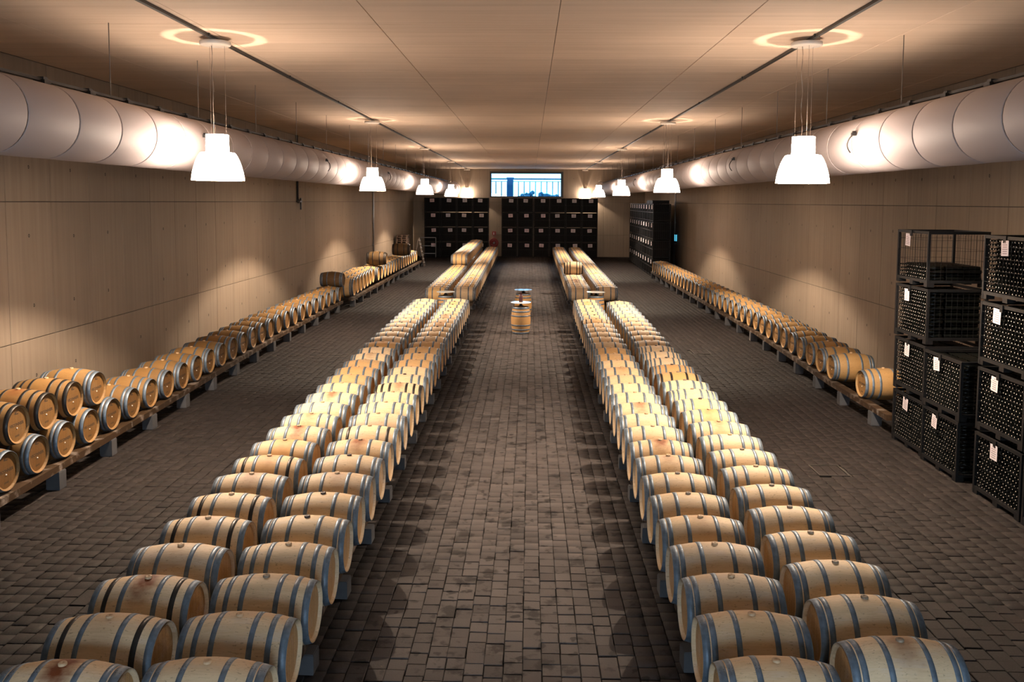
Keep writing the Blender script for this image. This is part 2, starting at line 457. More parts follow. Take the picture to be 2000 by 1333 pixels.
# window -------------------------------------------------------------------
win = put('window_1', None, None, (0, 0, 0), kind='structure')
b = MB(); fy = YB+.10
for x0, x1, z0, z1 in ((WX0, WX0+.13, WZ0, WZ1), (WX1-.20, WX1, WZ0, WZ1), (WX0+.13, WX1-.20, WZ0, WZ0+.09), (WX0+.13, WX1-.20, WZ1-.17, WZ1)):
    b.box(((x0+x1)/2, fy, (z0+z1)/2), (x1-x0, .24, z1-z0))
put('frame', b.mesh('window_frame', M_FRAME), win)
b = MB(); b.box(((WX0+WX1)/2-.03, fy+.03, (WZ0+WZ1)/2), (WX1-WX0-.3, .012, WZ1-WZ0-.2)); put('pane', b.mesh('window_pane', M_GLASS), win)
# outside: terrace with a railing and a pillar
M_OUT = simple('pale_terrace', (.45, .47, .5), .8); M_OUTB = simple('painted_railing', (.006, .055, .12), .6); M_HEDGE = simple('hedge_green', (.02, .085, .13), .9)
b = MB(); b.box((0, 90, 4.70), (60, 33.0, .3)); put('terrace', b.mesh('terrace', M_OUT), kind='structure')
t = thing('railing', 'painted balcony railing outside the high window', 'railing', (0, 76.3, 4.85))
b = MB(); b.box((0, 0, 1.78), (14, .10, .12)); put('top_rail', b.mesh('top_rail', M_OUTB), t)
b = MB(); b.box((0, 0, 1.56), (14, .05, .05)); put('lower_rail', b.mesh('lower_rail', M_OUTB), t)
b = MB(); b.box((0, 0, .78), (.075, .06, 1.52)); pm = b.mesh('railing_post', M_OUTB)
for k in range(18): put('post', pm, t, (-4.05+.50*k, 0, 0))
t = thing('pillar', 'wide blue pillar standing behind the railing outside the high window', 'pillar', (-1.80, 77.2, 4.85))
b = MB(); b.box((0, 0, .9), (.56, .5, 1.85)); b.box((0, 0, .06), (.7, .64, .12)); b.box((0, 0, 1.88), (.66, .6, .1)); put('shaft', b.mesh('pillar_shaft', M_OUTB), t)
b = MB()
for k in range(60):
    x = random.uniform(-1.2, 2.6); h = .25+.35*math.exp(-((x-.4)/.8)**2)
    b.lathe([(.01, -.2), (.16, -.12), (.2, 0), (.15, .12), (.01, .2)], 7, 'Z', (x, 78+random.uniform(-.3, .3), 4.9+random.uniform(0, h)))
tag(put('hedge', b.mesh('hedge', M_HEDGE), kind='stuff'), 'low bluish hedge on the terrace outside the high window', 'hedge')

# ------------------------------------------------------------------ ducts
sec = MB(); R0 = .50
sec.lathe([(R0-.012, -.586), (R0-.002, -.584), (R0, -.57), (R0+.006, 0), (R0, .57), (R0-.002, .584), (R0-.012, .586)], 40, 'Y')
SEC = sec.mesh('duct_section', M_DUCT)
def duct(x, z, lab, sensor_side):
    y0, n = 6.8, 55; y1 = y0+1.2*n
    t = thing('air_duct', lab, 'duct', (x, 0, z))
    for k in range(n): put('duct_section', SEC, t, (0, y0+.6+1.2*k, 0))
    b = MB(); b.lathe([(R0-.008, y0), (R0-.008, y1)], 32, 'Y'); put('seam', b.mesh('duct_seam', M_SEAM), t)
    b = MB(); b.lathe([(R0+.01, y1-.02), (R0+.14, y1), (R0+.15, y1+.05), (R0+.12, y1+.09), (R0-.05, y1+.10), (R0-.05, YB)], 40, 'Y'); put('end_collar', b.mesh('end_collar', M_DUCT), t)
    b = MB(); b.box((0, (y0+y1)/2, R0+.05), (.06, y1-y0, .04)); put('hanging_rail', b.mesh('hanging_rail', M_COND), t)
    cb = MB(); cb.box((0, 0, R0+.02), (.16, .16, .06)); cb.box((0, 0, R0+.06), (.1, .1, .06)); cm = cb.mesh('hanger_clip', M_COND)
    for k in range(n): put('hanger_clip', cm, t, (0, y0+1.2*k, 0))
    rb = MB(); rb.bar((0, 0, R0+.04), (0, 0, ZC-z), .012); rm = rb.mesh('hanger_rod', M_ROD)
    off = 13.5 if x < 0 else 14.4
    for k in range(-1, 17): put('hanger_rod', rm, t, (0, off+3.58*k, 0))
    sb = MB(); s = sensor_side
    a0 = .25
    def sp(a, r): return (s*r*math.cos(a), r*math.sin(a))
    q = sp(a0, R0+.05); sb.box((q[0], 0, q[1]), (.08, .06, .05))
    pts = []
    for k in range(9):
        a = a0 - .07*k; q = sp(a, R0+.05+.06*math.sin(k/8*PI)); pts.append((q[0], .02*k, q[1]))
    sb.tube(pts, .012, 5); sb.box((sp(a0+.08, R0+.03)[0], .08, sp(a0+.08, R0+.03)[1]), (.05, .05, .05))
    sm = sb.mesh('duct_sensor', M_COND)
    for y in ((16.0, 25.6, 36.8, 48) if x < 0 else (15.0, 23.8, 34.8, 46)): put('sensor', sm, t, (0, y, 0))
duct(-6.57, 5.69, 'fat white sectioned air duct hung along the left wall', 1)
duct(6.06, 5.69, 'fat white sectioned air duct hung along the right wall', -1)

# ceiling conduits ----------------------------------------------------------
for x, side in ((LX+.03, 'left'), (RX+.02, 'right')):
    t = thing('cable_conduit', f'thin black cable conduit on the ceiling over the {side} lamp line', 'conduit', (x, 0, ZC-.03))
    b = MB(); b.box((0, 40.3, 0), (.055, 65.0, .045)); put('channel', b.mesh('channel', M_COND), t)
    cb = MB(); cb.box((0, 0, .004), (.09, .04, .05)); cm = cb.mesh('clip', M_COND)
    for k in range(13): put('clip', cm, t, (0, 9.5+4.8*k, 0))

# ------------------------------------------------------------------ pendant lamps
sh = MB(); sh.lathe([(.437, 0), (.434, .04), (.420, .13), (.395, .23), (.362, .33), (.325, .41), (.290, .462), (.275, .470), (.195, .474)], 40)
SHADE = sh.mesh('shade', M_SHADE)
nk = MB(); nk.lathe([(.195, .474), (.193, .50), (.186, .775), (.183, .778)], 32); NECK = nk.mesh('neck', M_NECK)
bf = MB(); bf.lathe([(.001, .772), (.1745, .772), (.1745, .778), (.001, .778)], 28)
for a in range(3): bf.bar((0, 0, .775), (.186*math.cos(a*2.094), .186*math.sin(a*2.094), .775), .012, .006)
BAFFLE = bf.mesh('top_disc', M_CANOPY)
cn = MB(); cn.lathe([(.001, 2.275), (.24, 2.275), (.255, 2.285), (.255, 2.335), (.25, 2.343), (.001, 2.343)], 32); CANOPY = cn.mesh('canopy', M_CANOPY)
cb = MB(); cb.tube([(0, 0, .778), (0, 0, 2.28)], .0022, 5); CAB = cb.mesh('suspension_cable', M_CABLE)
cr = MB(); cr.tube([(-.04+.012*math.sin(k*1.3)-.03*k/12, .0, 778e-3+1.50*k/12) for k in range(13)], .006, 6); CORD = cr.mesh('power_cord', M_CABLE)
for side, x in (('left', LX), ('right', RX)):
    for k, y in enumerate(LAMP_Y):
        t = thing('pendant_lamp', f'glowing white bell pendant lamp, {nth(k+1)} from the camera in the {side} line', 'lamp', (x, y, RIM_Z), group=f'pendant lamps in the {side} line')
        put('shade', SHADE, t); put('neck', NECK, t); put('top_disc', BAFFLE, t); put('canopy', CANOPY, t); put('power_cord', CORD, t)
        for a in (.5, 2.6, 4.7): put('suspension_cable', CAB, t, (.15*math.cos(a), .15*math.sin(a), 0))
        ld = bpy.data.lights.new('bulb', 'POINT'); ld.energy = LAMP_W; ld.color = LAMP_COL; ld.shadow_soft_size = .035
        put('bulb', ld, t, (0, 0, .27))

# ------------------------------------------------------------------ barrels
RB, RE, HL = .345, .281, .475
def prof(x): return RB-(RB-RE)*(x/HL)**2
NS = 28
XSEG = [-HL, -.44, -.36, -.24, -.12, 0, .12, .24, .36, .44, HL]
def stave(b, k, t, gap=True):
    """one stave with the barrel axis along X through (0,0,RB); chime ends included"""
    a0 = 2*PI*(k-.5)/NS; a1 = 2*PI*(k+.5)/NS; e = .0011
    rows = []
    for x in XSEG:
        r = prof(x); da = e/r
        rows.append([(a0, r-.0016), (a0+da, r), ((a0+a1)/2, r), (a1-da, r), (a1, r-.0016)])
    vs = [(x, r*math.sin(a), RB+r*math.cos(a)) for x, row in zip(XSEG, rows) for a, r in row]
    n = 5; fs = [(i*n+j, (i+1)*n+j, (i+1)*n+j+1, i*n+j+1) for i in range(len(XSEG)-1) for j in range(n-1)]
    o_ = len(b.V); b.add(vs, [], 0, t)
    for i_, f_ in enumerate(fs):
        b.F.append(tuple(o_+q_ for q_ in f_)); b.M.append(0); b.T.append(t); b.S.append(i_ % 4 in (1, 2))
    for sx in (-1, 1):
        x = sx*HL; r = RE; ri = RE-.024
        q = []
        for a in (a0, a1):
            q += [(x, r*math.sin(a), RB+r*math.cos(a)), (x-sx*.004, ri*math.sin(a), RB+ri*math.cos(a)), (x-sx*.045, (ri-.002)*math.sin(a), RB+(ri-.002)*math.cos(a))]
        f = [(0, 1, 4, 3), (1, 2, 5, 4)]
        b.add(q, [tuple(reversed(i)) for i in f] if sx > 0 else f, 0, t*.8)
def round_normals(me):
    # the staves are dressed to one smooth round surface: shade them as such
    out = []; k = 2*(RB-RE)/HL**2
    for v in me.vertices:
        x, y, z = v.co.x, v.co.y, v.co.z-RB; r = math.hypot(y, z)
        if abs(r-prof(x)) < .003: n = Vector((k*x, y/r, z/r)).normalized(); out.append(tuple(n))
        else: out.append((0, 0, 0))
    me.normals_split_custom_set_from_vertices(out)
STAVES = []
for k in range(NS):
    b = MB(); stave(b, k, .45+.1*(k % 2)); STAVES.append(b.mesh('stave', M_OAK)); round_normals(STAVES[-1])
BODIES = []
for v in range(6):
    b = MB()
    for k in range(NS): stave(b, k, float(np.clip(RNG.normal(.5, .22), 0, 1)))
    BODIES.append(b.mesh('body', M_OAK)); round_normals(BODIES[-1])
def head_mb(sx):
    b = MB(); R = RE-.022; x = sx*(HL-.036); nb = 7
    for i in range(nb):
        y0, y1 = -R+2*R*i/nb+.001, -R+2*R*(i+1)/nb-.001
        pts = []
        for q in np.linspace(y0, y1, 4): pts.append((q, math.sqrt(max(R*R-q*q, 1e-6))))
        loop = [(x, y, RB+z) for y, z in pts] + [(x, y, RB-z) for y, z in reversed(pts)]
        f = tuple(range(len(loop)))
        b.add(loop, [f if sx > 0 else tuple(reversed(f))][0:1], 0, float(np.clip(RNG.normal(.5, .3), 0, 1)))
        if sx > 0: b.F[-1] = tuple(reversed(b.F[-1]))
        else: b.F[-1] = tuple(reversed(b.F[-1]))
    # dark joint behind the boards
    return b
def head_mesh(sx):
    b = head_mb(sx); vs = [(sx*(HL-.040), (RE-.02)*math.sin(a), RB+(RE-.02)*math.cos(a)) for a in np.linspace(0, 2*PI, 25)[:-1]]
    b.add(vs, [tuple(range(24))], 1); return b.mesh('head', [M_HEAD, M_JOINT])
HEADS = {(-1, i): head_mesh(-1) for i in range(3)}; HEADS.update({(1, i): head_mesh(1) for i in range(3)})
def hoop_mb(x, w, seg=44, rivets=True, m=0):
    b = MB(); e = .0035
    pr = [(prof(x-w/2)+.0003, x-w/2), (prof(x-w/2)+e, x-w/2+.001), (prof(x)+e, x), (prof(x+w/2)+e, x+w/2-.001), (prof(x+w/2)+.0003, x+w/2)]
    vs = []
    b.lathe(pr, seg, 'X', (0, 0, RB), m)
    if rivets:
        for da in (-.16, -.06):
            for dx in (-.25, .25):
                a = .10*(1 if x > 0 else -1)+da; r = prof(x+dx*w)+e
                c = Vector((x+dx*w, r*math.sin(a), RB+r*math.cos(a))); nrm = Vector((0, math.sin(a), math.cos(a)))
                q = nrm.to_track_quat('Z', 'Y').to_matrix()
                vs = [c+q @ Vector((.0045*math.cos(p), .0045*math.sin(p), 0)) for p in np.linspace(0, 2*PI, 7)[:-1]] + [c+nrm*.003]
                b.add(vs, [(i, (i+1) % 6, 6) for i in range(6)], 1)
    return b
HOOPSETS = {'tight': ((.165, .048), (.372, .050), (.441, .066)), 'spaced': ((.165, .048), (.318, .048), (.442, .064)),
            'eight': ((.155, .040), (.285, .038), (.375, .040), (.4465, .054))}
_hm = {}
def hoop_mesh(x, w, black):
    key = (x, w, black)
    if key not in _hm: _hm[key] = hoop_mb(x, w).mesh('hoop', [M_BLACK if black else M_STEEL, M_RIVET])
    return _hm[key]
BUNGS = []
for m in M_BUNG:
    b = MB(); b.lathe([(.034, -.012), (.034, .012), (.030, .018), (.012, .018), (.010, .014), (.001, .014)], 16, 'Z', (0, 0, 2*RB)); BUNGS.append(b.mesh('bung', m))
# stamped lettering of the wall-row heads (flat print)
def text_mesh(s, size):
    c = bpy.data.curves.new('t', 'FONT'); c.body = s; c.size = size; c.align_x = 'CENTER'; c.align_y = 'CENTER'; c.resolution_u = 2; c.offset = .0022
    o = bpy.data.objects.new('t', c); COL.objects.link(o)
    me = bpy.data.meshes.new_from_object(o.evaluated_get(bpy.context.evaluated_depsgraph_get()))
    bpy.data.objects.remove(o); me.materials.clear(); me.materials.append(M_INK); return me
STAMP = text_mesh('VECONNIER', .062)
b = MB()
b.add([(-.05, 0, 0), (-.01, -.01, 0), (.0, .03, 0), (-.02, .045, 0)], [(0, 1, 2, 3)]); b.add([(-.01, -.01, 0), (.045, -.012, 0), (.05, .004, 0), (0, .008, 0)], [(0, 1, 2, 3)]); b.add([(.0, .03, 0), (.02, .05, 0), (.028, .035, 0), (.012, .018, 0)], [(0, 1, 2, 3)])
LOGO = b.mesh('logo_mark', M_INK)
b = MB()
for i in range(5): b.add([(-.05+.022*i, -.012, 0), (-.038+.022*i, -.016, 0), (-.034+.022*i, .014, 0), (-.046+.022*i, .016, 0)], [(0, 1, 2, 3)])
SUBMARK = b.mesh('small_mark', M_INK)
b = MB(); b.lathe([(.013, 0), (.013, .008), (.001, .009)], 10); PLUG = b.mesh('spigot_plug', M_PLUG)

# whole barrel as one light mesh for those far off
def lite_mb(seg=20, hs='tight', black=False):
    b = MB(); b.lathe([(RE-.024, -HL+.04), (RE-.022, -HL), (RE, -HL), (prof(.36), -.36), (prof(.24), -.24), (prof(.12), -.12), (RB, 0), (prof(.12), .12), (prof(.24), .24), (prof(.36), .36), (RE, HL), (RE-.022, HL), (RE-.024, HL-.04)], seg, 'X', (0, 0, RB), 0)
    for sx in (-1, 1):
        vs = [(sx*(HL-.038), (RE-.02)*math.sin(a), RB+(RE-.02)*math.cos(a)) for a in np.linspace(0, 2*PI, seg+1)[:-1]]
        b.add(vs, [tuple(range(seg)) if sx < 0 else tuple(reversed(range(seg)))], 1)
        for x, w in HOOPSETS[hs]:
            h = hoop_mb(sx*x, w, seg, False); b.merge(h, None, [3 if black else 2])
    b.lathe([(.034, -.012), (.034, .015), (.001, .016)], 6, 'Z', (0, 0, 2*RB), 4)
    return b
N_BARREL = [0]
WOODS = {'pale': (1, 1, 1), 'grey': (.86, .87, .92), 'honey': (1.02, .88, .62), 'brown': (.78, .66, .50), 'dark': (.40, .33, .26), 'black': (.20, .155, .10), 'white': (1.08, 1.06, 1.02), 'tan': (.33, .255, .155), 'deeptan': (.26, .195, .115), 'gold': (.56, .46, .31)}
def barrel(label, group, loc, rz=0., hs='tight', black=(), bung=0, wood='pale', stain=0., honey=0., scale=1., full=True, staves=False, stamp=0, upright=False, name='oak_barrel', cat='barrel', parent=None, bungless=False):
    N_BARREL[0] += 1
    col = (*WOODS[wood], 1)
    if parent is None:
        t = thing(name, label, cat, loc, (0, -PI/2 if upright else 0, rz), group); t.scale = (scale,)*3
    else: t = parent
    roll = 0 if stamp else random.uniform(-.04, .04)
    if not upright: t.rotation_euler = (0, 0, rz+random.uniform(-.012, .012))
    kids = []
    if staves:
        for k in range(NS): kids.append(put('stave', STAVES[k], t))
    else: kids.append(put('body', random.choice(BODIES), t))
    for o in kids: o.color = col; o['stain'] = float(stain); o['honey'] = float(honey)
    for sx in (-1, 1):
        h = put('head', HEADS[(sx, random.randrange(3))], t); h.color = (*[min(1.1, c*1.0) for c in WOODS[wood]], 1)
        if stamp and sx == stamp:
            for me_, z, n_ in ((STAMP, -.0, 'stamp'), (LOGO, .16, 'logo_mark'), (SUBMARK, -.17, 'small_mark')):
                put(n_, me_, h, (sx*(HL-.035), 0, RB+z), (PI/2, 0, sx*PI/2))
            put('spigot_plug', PLUG, h, (sx*(HL-.036), .0, RB-.055), (0, sx*PI/2, 0))
        for i, (x, w) in enumerate(HOOPSETS[hs]): put('hoop', hoop_mesh(sx*x, w, i in black), t)
    if not bungless: put('bung', BUNGS[bung], t)
    return t
_lm = {}
def lite(label, group, loc, wood='pale', black=False, hs='tight', scale=1., bung=0, stain=0., honey=0.):
    N_BARREL[0] += 1
    key = (hs, black, bung)
    if key not in _lm: _lm[key] = lite_mb(28, hs, black).mesh('oak_barrel', [M_OAK, M_HEAD, M_STEEL, M_BLACK, M_BUNG[bung]])
    o = put('oak_barrel', _lm[key], None, loc, (0, 0, random.uniform(-.012, .012))); o.scale = (scale,)*3
    o.color = (*WOODS[wood], 1); o['stain'] = float(stain); o['honey'] = float(honey)
    return tag(o, label, 'barrel', group)

def look(k, row):
    """what the photograph shows of the barrels of each near row, k = 0 nearest"""
    d = dict(hs='tight', black=(), bung=0, wood='pale', stain=.0, honey=0.)
    B1 = dict(hs='spaced', black=(1,)); SP = dict(hs='spaced'); ALLB = dict(hs='spaced', black=(0, 1, 2))
    T = {'OL': {0: dict(stain=1.), 1: dict(B1, stain=.15), 2: dict(B1, stain=1.), 3: dict(wood='grey', stain=.25), 4: dict(B1, stain=.35), 5: dict(B1), 6: dict(stain=.5, wood='grey'),
                7: dict(B1, honey=.7, stain=.4), 8: dict(honey=.9, stain=.3), 9: dict(stain=1., honey=.2), 10: dict(SP, stain=.55, honey=.3), 11: dict(), 12: dict(stain=.8), 13: dict(honey=.3), 14: dict(wood='brown'), 15: dict(wood='brown', honey=.3),
                16: dict(wood='brown'), 17: dict(stain=.4), 18: dict(bung=1), 19: dict(wood='brown', honey=.5), 22: dict(bung=1), 23: dict(bung=1), 27: dict(honey=.5), 28: dict(honey=.5)},
         'IL': {1: dict(SP), 2: dict(SP, bung=2), 3: dict(SP), 4: dict(bung=1), 5: dict(bung=1), 6: dict(wood='grey', stain=.3), 7: dict(bung=1, wood='grey'), 8: dict(stain=.9, honey=.2), 9: dict(B1), 10: dict(wood='grey'),
                11: dict(SP), 12: dict(SP), 13: dict(ALLB, stain=.6), 14: dict(SP, bung=1), 16: dict(wood='brown'), 17: dict(bung=1, wood='brown'), 18: dict(wood='brown'), 19: dict(wood='brown', honey=.3), 21: dict(honey=.3),
                22: dict(bung=1), 23: dict(stain=.5, honey=.6), 25: dict(stain=.5), 26: dict(bung=1), 27: dict(bung=1), 28: dict(honey=.5, bung=1), 29: dict(honey=.6, bung=1)},
         'IR': {0: dict(honey=.25), 1: dict(honey=.3), 2: dict(wood='grey'), 3: dict(wood='grey', honey=.1), 4: dict(honey=.35, stain=.3), 5: dict(bung=2), 6: dict(bung=2), 7: dict(stain=.45), 8: dict(SP, stain=.9, honey=.3), 10: dict(), 11: dict(stain=.7),
                13: dict(), 14: dict(honey=.25), 15: dict(honey=.5, stain=.3), 16: dict(honey=.3), 17: dict(wood='brown'), 18: dict(wood='brown', honey=.3), 24: dict(ALLB, honey=.9), 25: dict(bung=1), 26: dict(bung=1), 27: dict(bung=1), 29: dict(honey=.8)},
         'OR': {0: dict(bung=2, stain=.55), 1: dict(bung=2), 2: dict(bung=2), 3: dict(SP, bung=2), 4: dict(bung=2), 5: dict(bung=2), 6: dict(SP), 7: dict(SP, bung=2), 8: dict(SP), 9: dict(SP, honey=.45, stain=.5), 10: dict(SP, honey=.75, stain=.5), 11: dict(SP, honey=.7, bung=1),
                12: dict(hs='eight', bung=2), 13: dict(SP, bung=2), 14: dict(wood='brown', honey=.7, black=(0, 1), bung=2), 15: dict(hs='eight', wood='brown', honey=.4, bung=1), 16: dict(hs='eight', bung=1), 17: dict(hs='eight', bung=1), 18: dict(hs='eight', bung=1), 19: dict(stain=.4)}}
    d.update(T[row].get(k, {}))
    if k > 19: d['wood'] = 'white' if row in ('OR', 'IR') and d['honey'] == 0 else d['wood']
    return d
def words_for(d):
    h = 'black' if len(d['black']) >= 2 else ('black and grey' if d['black'] else 'grey')
    w = 'stained' if d['stain'] > .6 else ('honey-coloured' if d['honey'] > .55 else {'grey': 'greyish', 'brown': 'brownish'}.get(d['wood'], 'pale'))
    return f'{w} oak barrel with {h} hoops'
ROWS = {'IL': (-2.5518, -.00861, 6.488, 'left inner aisle row'), 'OL': (-3.6805, -.01038, 6.421, 'left outer aisle row'),
        'IR': (2.0029, .00521, 6.648, 'right inner aisle row'), 'OR': (3.1378, .00798, 7.005, 'right outer aisle row')}
def rowx(r, y): return ROWS[r][0] + ROWS[r][1]*(y-10)
ZB = 1.0-2*RB           # underside of the barrels on the rails
row_end = {}
for r in ROWS:
    k = 0
    while True:
        y = ROWS[r][2] + .7775*k + .00252*k*k
        if y > 32.3: break
        d = look(k, r); row_end[r] = y
        lab = f'{words_for(d)}, {nth(k+1)} from front of {ROWS[r][3]}'
        barrel(lab, f'barrels of the near {ROWS[r][3]}', (rowx(r, y), y, ZB), math.atan(-ROWS[r][1]), staves=(k < 6), **d)
        k += 1
n_near = N_BARREL[0]
# wall rows -----------------------------------------------------------------
ZW = .73-RB
def xleft(y): return -7.49-.030*(min(y, 27)-12) - .475
def xright(y): return 7.21+.035*min(max(y-20.5, 0), 8) + .475
left_ys = []
k = 0
while True:
    y = 11.99+.825*k+.0033*k*k
    if y > 36: break
    left_ys.append(y)
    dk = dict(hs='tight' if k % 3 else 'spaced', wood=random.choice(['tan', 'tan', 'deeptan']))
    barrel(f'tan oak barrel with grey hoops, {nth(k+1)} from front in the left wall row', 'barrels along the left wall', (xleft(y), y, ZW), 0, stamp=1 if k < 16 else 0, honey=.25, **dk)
    k += 1
barrel('oak barrel at the cut-off near end of the left wall row', None, (xleft(11.15), 11.17, ZW), 0, honey=.25, wood='tan')
for j in range(-1, 4):
    y0 = 11.99+.825*j+.0033*j*j; y1 = 11.99+.825*(j+1)+.0033*(j+1)**2; y = (y0+y1)/2
    if j == -1: y = 11.58
    bl = (0, 1, 2) if j < 3 else ()
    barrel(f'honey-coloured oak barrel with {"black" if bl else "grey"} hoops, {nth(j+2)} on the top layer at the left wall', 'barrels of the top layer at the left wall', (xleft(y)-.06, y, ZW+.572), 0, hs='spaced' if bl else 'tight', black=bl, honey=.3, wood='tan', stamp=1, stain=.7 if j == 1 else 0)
k = 0; right_ys = []
for k in range(-1, 37):
    y = 18.65 if k < 0 else 20.53+.889*k
    right_ys.append(y)
    if k < 0: lab = 'lone oak barrel beyond a gap, next to the near black wine cages'
    else: lab = f'golden oak barrel, {nth(k+1)} after the gap in the row along the right wall'
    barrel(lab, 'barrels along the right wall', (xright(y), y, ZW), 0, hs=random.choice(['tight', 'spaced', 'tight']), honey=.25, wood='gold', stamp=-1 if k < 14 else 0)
# big casks beyond the left row and the barrels after them
for k in range(7):
    y = 37.35+1.0*k; left_ys.append(y)
    lite(f'large golden cask, {nth(k+1)} of the seven big casks beyond the left wall row', 'big casks along the left wall', (-7.72-.045*k-.55, y, .42), 'honey', scale=1.27)
for k in range(16):
    y = 44.6+1.0*k; left_ys.append(y)
    lite(f'golden cask, {nth(k+1)} beyond the big casks along the left wall', 'far casks along the left wall', (-8.05-.4, y, .42), 'honey', scale=1.2)
lite('old dark barrel lying on top of the left wall row before the big casks', None, (-8.36, 36.18, ZW+.57), 'black')
lite('old dark barrel lying on top of the big casks below the wall pipes', None, (-8.05, 45.1, .42+.83), 'black', True, scale=1.08)
lite('old mossy barrel lying on top of the far casks by the stepladder', None, (-7.95, 53.1, .42+.83), 'black', True, scale=1.15)
# far block ------------------------------------------------------------------
FAR0 = {'IL': 36.75, 'OL': 36.45, 'IR': 37.1, 'OR': 37.6}
spots = []; nfar = 39
for k in range(nfar):
    for r in ROWS:
        y = FAR0[r]+.86*k
        if y < 70: spots.append((y, r, 0, k))
for k in range(23):
    y = 49.78+.86*k
    if y < 70: spots.append((y, 'OL', 1, k))
spots.append((43.55, 'IR', 1, 0))
spots.sort()
rest_far = MB(); left_over = 300-N_BARREL[0]-4
def topz(r, y): return ZB+.565
for i, (y, r, up, k) in enumerate(spots):
    z = ZB+.60*up; x = rowx(r, y)
    w = 'honey' if (r == 'OL') else random.choice(['pale', 'pale', 'honey'])
    if up and r == 'IR':
        barrel('single oak barrel with black hoops on top of the far right inner aisle row', None, (x+.02, y, ZB+.63), hs='spaced', black=(0, 1, 2), honey=.2); continue
    if i < left_over or (up and k == 0):
        bl = r == 'IR' and k in (3, 4)
        if up: lab = f'honey-coloured oak barrel, {nth(k+1)} on the top layer of far left outer aisle row'
        else: lab = f'oak barrel{" with black hoops" if bl else ""}, {nth(k+1)} from front of far {ROWS[r][3]}'
        lite(lab, f'barrels of the far {ROWS[r][3]}', (x, y, z), w, bl, bung=random.choice([0, 0, 1]), stain=.8 if bl else 0)
    else:
        rest_far.merge(lite_mb(16), Matrix.Translation((x, y, z)))
ro = put('far_barrels', rest_far.mesh('far_barrels', [M_OAK, M_HEAD, M_STEEL, M_BLACK, M_BUNG[0]]), kind='stuff'); ro.color = (1.0, .90, .72, 1); ro['stain'] = 0.; ro['honey'] = 0.
tag(ro, 'far ends of the four barrel rows toward the black crates at the back wall', 'barrels', kind='stuff')

# barrel tables ----------------------------------------------------------------
def table(x, y, lab):
    t = thing('barrel_table', lab, 'table', (x, y, 0))
    inner = put('barrel', None, t, (0, 0, 0)); inner.empty_display_size = .1
    inner.rotation_euler = (0, -PI/2, 0); inner.location = (RB, 0, HL)
    o = put('body', BODIES[0], inner); o.color = (.62, .50, .36, 1); o['stain'] = 0.; o['honey'] = .5
    for sx in (-1, 1):
        h = put('head', HEADS[(sx, 0)], inner); h.color = (.7, .6, .5, 1)
        for xx, w in HOOPSETS['spaced']: put('hoop', hoop_mesh(sx*xx, w, False), inner)
    b = MB(); b.lathe([(.09, .95), (.09, .99), (.05, 1.0), (.05, 1.085), (.12, 1.09)], 16); put('pedestal', b.mesh('pedestal', M_COND), t)
    b = MB(); b.lathe([(.001, 1.09), (.355, 1.09), (.362, 1.097), (.355, 1.104), (.001, 1.104)], 40, smooth=False); put('glass_top', b.mesh('glass_top', M_TOP), t)
table(-.307, 30.2, 'upright barrel table with round glass top in the aisle, the one in front')
table(-.26, 34.6, 'upright barrel table with round glass top in the aisle, the one behind')
table(-3.30, 33.6, 'upright barrel table with glass top between the two barrel rows left of the aisle')
table(2.62, 33.9, 'upright barrel table with glass top between the two barrel rows right of the aisle')
t = thing('display_bottle', 'dark maroon square decanter standing on the front aisle table', 'decanter', (-.31, 30.3, 1.104))
b = MB(); b.lathe([(.001, 0), (.088, 0), (.095, .01), (.095, .24), (.08, .255), (.03, .262)], 4); put('body', b.mesh('decanter_body', M_MAROON), t, rot=(0, 0, PI/4))
b = MB(); b.lathe([(.028, .258), (.024, .33), (.03, .335), (.03, .35), (.001, .352)], 12); put('neck', b.mesh('decanter_neck', M_MAROON), t)

# beams and blocks under the rows -------------------------------------------------
BZ = {'row': ZB+.028, 'wall': ZW+.028}
def beam(x0, y0, x1, y1, top, lab, grp, w=.17, h=.11):
    t = thing('timber_rail', lab, 'rail', (0, 0, 0), group=grp)
    L = math.hypot(x1-x0, y1-y0); n = max(1, int(L/5.1)); ang = math.atan2(-(x1-x0), y1-y0)
    for i in range(n):
        a, c = i/n, (i+1)/n; l = L/n-.008
        b = MB(); b.box((0, 0, 0), (w, l, h), 0, random.uniform(.2, .8))
        put('timber', b.mesh('timber', M_BEAM), t, (x0+(x1-x0)*(a+c)/2, y0+(y1-y0)*(a+c)/2, top-h/2), (0, 0, ang))
_bk = {}
def block(x, y, top, lab, grp):
    key = round(top, 3)
    if key not in _bk:
        b = MB(); h = top; c = .012
        b.box((0, 0, h/2), (.22-c, .20-c, h)); b.box((0, 0, h/2), (.22, .20, h-2*c)); _bk[key] = b.mesh('concrete_block', M_BLOCK)
    tag(put('concrete_block', _bk[key], None, (x, y, 0), (0, 0, random.uniform(-.04, .04))), lab, 'block', grp)
